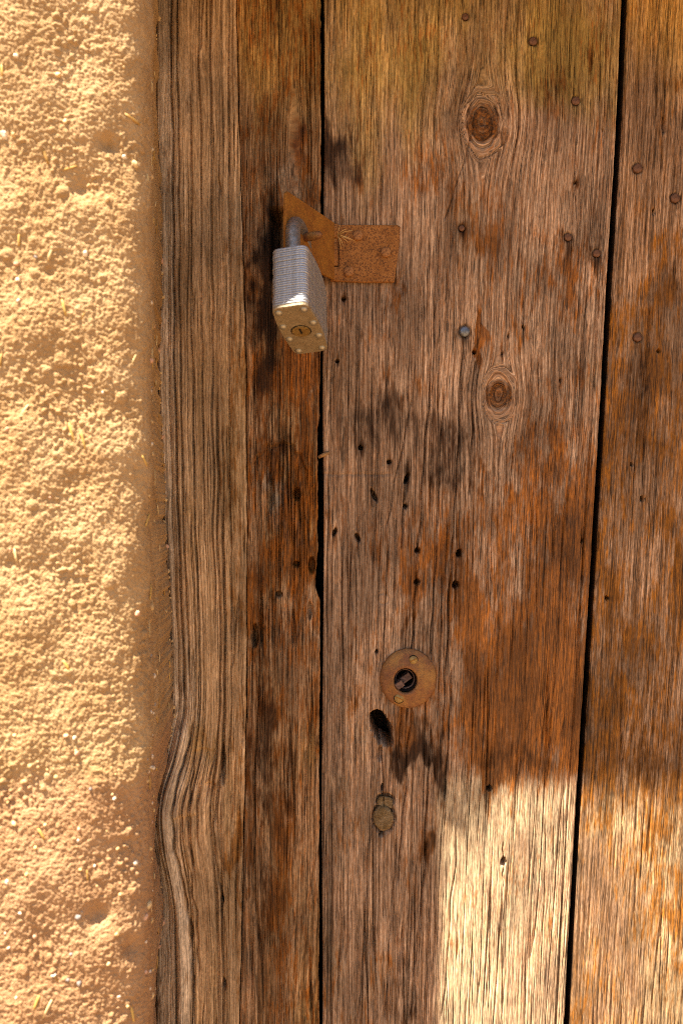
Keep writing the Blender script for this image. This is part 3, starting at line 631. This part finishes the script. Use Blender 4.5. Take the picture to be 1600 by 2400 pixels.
# ---- nails in the boards
def nail(px, py, rpx, plank, mat=M_nail, dome=.0005, label=None, up=.0):
    p = at(px, py); r_ = rpx / K
    bm = lathe([(r_ * .8, -.006), (r_ * .98, -.0016), (r_, -.0002), (r_ * .93, dome * .5), (r_ * .6, dome * .9), (0, dome)], 20, jitter=.04)
    o = link("nail", bm_mesh("nail", bm), mat, plank); o.location = (p.x, -up, p.z)
    if label: tag(o, label)
for a in [(1090, 38, 8), (1249, 95, 10), (1349, 235, 10), (1082, 534, 7), (1331, 555, 9), (1398, 593, 9)]: nail(*a, plank_A, up=-.0004)
nail(1088, 777, 13, plank_A, M_blue, .0014, "round bluish steel stud", .0001)
for a in [(1494, 393, 11), (1582, 463, 11), (1494, 790, 10)]: nail(*a, plank_B, up=-.0003)

# ---- wooden dowel end in the wide board
g = NG("dowel_end_grain"); P = g.obj(); n1 = g.noise(P, 260, 4, .65); n2 = g.noise(P, 1500, 2, .6)
c = g.mix(g.step(.35, .7, n1), (.14, .085, .035), (.26, .18, .10)); c = g.scale_col(c, g.step(.3, .7, n2, .6, 1.2)); g.bump(g.add(n1, n2), .6, .0008)
M_dowel = g.out(c, .85, 0, .2)
bm = lathe([(.0048, -.008), (.0052, -.0006), (.0050, .0005), (.0040, .0010), (.0022, .0009), (0, .0007)], 26, jitter=.035)
for v_ in bm.verts: v_.co.z *= 1.24
o = link("dowel", bm_mesh("dowel", bm), M_dowel, plank_A); p = at(898, 1918); o.location = (p.x, .0004, p.z); o.rotation_euler = (0, -.12, 0)
tag(o, "round end of a wooden dowel plugging a hole")
for poly in ([(-3.6, -2.2), (-.4, -3.0), (-.5, 2.2), (-2.2, 2.0), (-3.6, .4)], [(-.1, -2.6), (4.2, -4.0), (4.4, .6), (2.6, 1.8), (-.1, 2.2)]):
    bm = prism([(x / 1000, z / 1000) for x, z in poly], -.006, .0003, .0005)
    o = link("wedge", bm_mesh("wedge", bm, False), M_dowel, plank_A); p = at(900, 1878); o.location = (p.x, .0008, p.z)

# ------------------------------------------------------------------ hasp
hasp = tag(empty("hasp", at(783, 595)), "rusty orange hinged hasp screwed to the wide board, its flap swung outwards", "hasp")
def hpart(name, bm, mat, smooth=False, wm=None, label=None):
    o = link(name, bm_mesh(name, bm, smooth), mat); o.parent = hasp; o.matrix_parent_inverse = hasp.matrix_basis.inverted()
    if wm is not None: o.matrix_basis = wm
    if label: tag(o, label)
    return o
q = lambda x, y: (at(x, y).x, at(x, y).z)
leaf = prism([q(776, 660), q(775, 629), q(794, 627), q(794, 563), q(777, 561), q(777, 529), q(930, 530), q(937, 534), q(934, 580), q(923, 663), q(850, 664)], .0002, .0019, .0004)
leaf_o = hpart("hinge_leaf", leaf, M_rust)
for (x, y) in [(838, 556), (903, 595), (817, 640)]:
    bm = lathe([(.0021, .0012), (.0021, .0021), (.0026, .0023), (.00262, .0028), (.0024, .0033), (.0019, .0036), (.0010, .0037), (0, .0037)], 22, jitter=.03)
    o = hpart("rivet", bm, M_rivh, True, Matrix.Translation(at(x, y)))
TH = math.radians(62)
F = Vector((-math.cos(TH), -math.sin(TH), 0)); Nn = Vector((math.sin(TH), -math.cos(TH), 0)); H0 = Vector((at(783, 0).x, -.0022, 0))
z0, z1 = at(0, 662).z, at(0, 526).z
fm = Matrix((F, -Nn, Vector((0, 0, 1)))).transposed().to_4x4(); fm.translation = H0      # local x along flap, local -y out of its face
fl = [(.0008, z0 + .0006), (.0008, z1 - .0002), (.010, z1 + .0001), (.030, z1 + .0003), (.0455, z1 + .0004), (.0468, z1 - .0010), (.0472, z1 - .012), (.0472, z0 + .004), (.044, z0 + .0008), (.02, z0 + .0003)]
hpart("flap", prism(fl, -.0008, .0006, .0003), M_rust2, False, fm, "smooth orange flap swung out")
for (a, b, nm) in [(528, 560, "knuckle"), (563, 626, "knuckle"), (629, 661, "knuckle")]:
    za, zb = at(0, b).z, at(0, a).z
    bm = tube([(0, 0, za), (0, 0, za + .0003), (0, 0, zb - .0003), (0, 0, zb)], [.0017, .0020, .0020, .0017], 16)
    hpart(nm, bm, M_rust if nm else M_rust2, True, Matrix.Translation(Vector((at(783, 0).x, -.0012, 0))))
bs = H0 + F * .0300 + Vector((0, 0, .1303))
st_pts = [bs - Nn * .002, bs, bs + Nn * .004, bs + Nn * .0075, bs + Nn * .0090, bs + Nn * .0098]
hpart("staple", tube([p for p in st_pts], [.0020, .0021, .0021, .0020, .0015, .0005], 14), M_rust3, True)

# ------------------------------------------------------------------ padlock
RL = Matrix(((.21178559, .97702698, .02377276), (.92513763, -.19257738, -.32716101), (-.31506704, .09128106, -.94466954)))
TL = Vector((-.01820629, -.04804493, .08172916))
lock = tag(empty("padlock"), "laminated steel padlock hanging from the rusty hasp, keyhole underneath", "padlock")
FS = 1.0015                                           # hung a little nearer to the post
TL = Vector((TL.x * FS, (TL.y + D) * FS - D, TL.z * FS))
lock.matrix_basis = Matrix.Translation(TL) @ RL.to_4x4() @ Matrix.Scale(FS, 4)
LH = .0308
def lpart(name, me, mat, loc=(0, 0, 0), parent=None, label=None):
    o = link(name, me, None); o.parent = parent or lock; o.location = loc
    if mat and not me.materials: me.materials.append(mat)
    if label: tag(o, label)
    return o
def lock_outline(ins=0.0, n=5):
    c = [(-20, -7.9), (-6.8, -9.3), (6.8, -9.3), (20, -7.9), (20, 7.9), (6.8, 9.3), (-6.8, 9.3), (-20, 7.9)]
    rad = [3.2, 6, 6, 3.2, 3.2, 6, 6, 3.2]; out = []
    for i, (p, r_) in enumerate(zip(c, rad)):
        p = Vector(p); a = (Vector(c[i - 1]) - p).normalized(); b = (Vector(c[(i + 1) % 8]) - p).normalized()
        p0, p1 = p + a * r_, p + b * r_
        for k in range(n):
            t = k / (n - 1); out.append(((1 - t) ** 2 * p0 + 2 * t * (1 - t) * p + t * t * p1) * .001)
    c0 = Vector((0, 0)); return [v_ - v_.normalized() * ins for v_ in out]
def slab(v0, v1, bev, extra=0):
    bm = bmesh.new(); rings = []
    for v_, ins in [(v0, bev + extra), (v0 + bev, extra), (v1 - bev, extra), (v1, bev + extra)]:
        rings.append([bm.verts.new((p.x, p.y, v_)) for p in lock_outline(ins)])
    m_ = len(rings[0])
    for a, b in zip(rings[:-1], rings[1:]):
        for i in range(m_): bm.faces.new((a[i - 1], a[i], b[i], b[i - 1]))
    bm.faces.new(rings[0]); bm.faces.new(rings[-1]); return bm
NL = 25; tk = (LH - .0016) / NL
lam_me = [bm_mesh("lamination", slab(0, tk, .00020, e_), True) for e_ in (0, .00010, .00004)]
for me in lam_me: me.materials.append(M_lam)
for i in range(NL): lpart("lamination", lam_me[(i * 7 + i // 3) % 3], None, (random.uniform(-.00018, .00018), random.uniform(-.0002, .0002), -LH + i * tk))
base = lpart("base_plate", bm_mesh("base_plate", slab(-.0016, 0, .0003), False), M_plate, label="dull brownish underside plate with rivets")
def cap(r_, h_):
    bm = bmesh.new(); rings = []; n = 18
    for rr, hh in [(r_ * 1.05, -.0006), (r_ * 1.02, .0001), (r_ * .9, h_ * .55), (r_ * .62, h_ * .88), (r_ * .3, h_)]:
        rings.append([bm.verts.new((rr * math.cos(2 * math.pi * i / n), rr * math.sin(2 * math.pi * i / n), hh)) for i in range(n)])
    for a, b in zip(rings[:-1], rings[1:]):
        for i in range(n): bm.faces.new((a[i - 1], a[i], b[i], b[i - 1]))
    bm.faces.new(rings[-1]); return bm
rv = bm_mesh("rivet", cap(.0018, .0013)); rv.materials.append(M_rivet)
for sl_ in (-1, 1):
    for ss in (-1, 1):
        lpart("rivet", rv, None, (sl_ * .01653, ss * .00561, 0)); lpart("rivet", rv, None, (sl_ * .0054, ss * .0069, 0))
# key cylinder: dark ring, plug and keyway
def disc(r0, r1, h0, h1, n=30, cap_=True):
    bm = bmesh.new(); rings = [[bm.verts.new((rr * math.cos(2 * math.pi * i / n), rr * math.sin(2 * math.pi * i / n), hh)) for i in range(n)] for rr, hh in ((r0, h0), (r1, h1))]
    for i in range(n): bm.faces.new((rings[0][i - 1], rings[0][i], rings[1][i], rings[1][i - 1]))
    bm.faces.new(rings[1]); return bm
lpart("cylinder_ring", bm_mesh("cylinder_ring", disc(.0047, .00465, -.0003, .00012), False), M_black)
cy = lpart("key_cylinder", bm_mesh("key_cylinder", disc(.0043, .0041, -.0003, .00055), False), M_brass)
bm = bmesh.new(); bmesh.ops.create_cube(bm, size=1)
for v_ in bm.verts: v_.co = Vector((v_.co.x * .0042 - .0006, v_.co.y * .0009, v_.co.z * .0003 + .0005))
lpart("keyway", bm_mesh("keyway", bm, False), M_black, parent=cy)
sp = []
for v_ in (.010, .004, 0, -.005): sp.append(Vector((-.013, 0, -LH + v_)))
c_v = -LH - .0108
for k in range(0, 17): a = math.pi * k / 16; sp.append(Vector((-.013 * math.cos(a), 0, c_v - .013 * math.sin(a))))
for v_ in (-.005, 0, .004, .010): sp.append(Vector((.013, 0, -LH + v_)))
lpart("shackle", bm_mesh("shackle", tube(sp, .0034, 18)), M_shk)

# ------------------------------------------------------------------ keyhole plate
esc = tag(empty("keyhole_plate", at(955.5, 1589)), "round rusty copper brown keyhole plate with two slotted screws on the wide board", "keyhole plate")
bm = bmesh.new(); rings = []; n = 56
for (r_, h_, f_) in [(14.3, -.4, 0), (14.3, 1.0, 0), (13.9, 1.45, 0), (12.0, 2.0, .1), (9.5, 2.4, .4), (7.4, 3.0, .8), (6.4, 3.1, 1), (5.9, 2.7, 1), (5.75, 1.6, 1)]:
    cx, cz = -1.4e-3 * f_, -.8e-3 * f_
    rings.append([bm.verts.new((cx + r_ / 1000 * math.cos(2 * math.pi * i / n), -h_ / 1000, cz + r_ / 1000 * 1.055 * math.sin(2 * math.pi * i / n))) for i in range(n)])
for a, b in zip(rings[:-1], rings[1:]):
    for i in range(n): bm.faces.new((a[i - 1], a[i], b[i], b[i - 1]))
link("disc", bm_mesh("disc", bm), M_rust3, esc)
for (x, y, rr, an) in [(967, 1545, .00215, -.45), (934, 1634, .0024, .42)]:
    p = at(x, y) - at(955.5, 1589)
    bm = lathe([(rr * 1.18, .0014), (rr * 1.16, .00225), (rr * 1.04, .0023)], 24)
    ring = link("screw_rim", bm_mesh("screw_rim", bm), M_black, esc); ring.location = (p.x, 0, p.z)
    bm = lathe([(rr, .0012), (rr, .0025), (rr * .9, .0028), (0, .0029)], 24)
    sc_ = link("screw", bm_mesh("screw", bm), M_brass, esc); sc_.location = (p.x, 0, p.z)
    bm = prism([(-rr * .85, -.00022), (rr * .85, -.00022), (rr * .85, .00022), (-rr * .85, .00022)], .0027, .00298)
    sl_ = link("slot", bm_mesh("slot", bm, False), M_rust2, sc_); sl_.rotation_euler = (0, an, 0)
M_iron = make_rust("dark_iron", (.10, .055, .045), (.17, .10, .08), (.04, .02, .015), .5, 900, .6, .3)
M_bore_shade = make_rust("bore_shade_iron", (.020, .012, .010), (.035, .020, .016), (.012, .008, .007), .5, 900, .7, .2)  # near-black tone stands for the shade inside the keyhole barrel
bm = lathe([(.00576, .0017), (.00576, -.0025), (.0046, -.0026), (.0046, -.0110), (0, -.0112)], 40, (-.0014, -.0008)); link("barrel", bm_mesh("barrel", bm), M_bore_shade, esc)
bm = lathe([(.0050, -.0027), (.0052, -.0019), (.0047, -.0018), (.0044, -.0026)], 40, (-.0014, -.0008)); link("barrel_rim", bm_mesh("barrel_rim", bm), M_iron, esc)
def bar(a, b, wd, d0, d1, mat, name):
    a = Vector(a); b = Vector(b); t = (b - a).normalized(); nrm = Vector((-t.y, t.x))
    bm = prism([tuple(a - nrm * wd), tuple(b - nrm * wd), tuple(b + nrm * wd), tuple(a + nrm * wd)], d0, d1, .0003)
    return link(name, bm_mesh(name, bm, False), mat, esc)
o = at(955.5, 1589); pp = lambda x, y: (at(x, y).x - o.x, at(x, y).z - o.z)
bar(pp(927, 1608), pp(943, 1597), .0017, -.004, .0036, M_iron, "spindle_end")
bar(pp(940, 1599), pp(962, 1583),    .0018, -.009, -.0010, M_iron, "spindle")

# ------------------------------------------------------------------ small loose things
M_grass = NG("dry_grass").out((.66, .44, .18), .55, 0, .3)
tuft = tag(empty("dry_grass_tuft", at(791, 551, .003)), "tiny tuft of straw coloured grass bristles caught in the hasp hinge", "grass tuft")
for (x, y, d) in [(826, 540, .005), (812, 536, .006), (815, 568, .005), (820, 562, .004), (812, 560, .006), (832, 565, .004), (806, 580, .004), (797, 526, .004), (808, 556, .007), (800, 586, .003)]:
    a = at(791, 551, .0025); b = at(x, y, d); m_ = (a + b) / 2 + Vector((0, -.0006, .0004))
    ln = (b - a).length
    bm = tube([a, m_, b], [.00022, .00016, .00005], 5); o = link("bristle", bm_mesh("bristle", bm), M_grass); o.parent = tuft; o.matrix_parent_inverse = tuft.matrix_basis.inverted()
a, b = at(747, 1071), at(771, 1060); bm = tube([a + Vector((0, .001, 0)), (a + b) / 2 + Vector((0, -.0006, 0)), b + Vector((0, -.0010, 0))], [.0009, .0010, .0008], 6)
M_chip = make_rust("sliver_wood", (.24, .13, .05), (.32, .19, .09), (.14, .07, .03), .4, 700)
c_ = (a + b) / 2; bmesh.ops.translate(bm, verts=bm.verts, vec=-c_)
o = link("wood_sliver", bm_mesh("wood_sliver", bm), M_chip); o.location = c_
tag(o, "short tan wood sliver jammed across the gap between frame and door", "sliver")
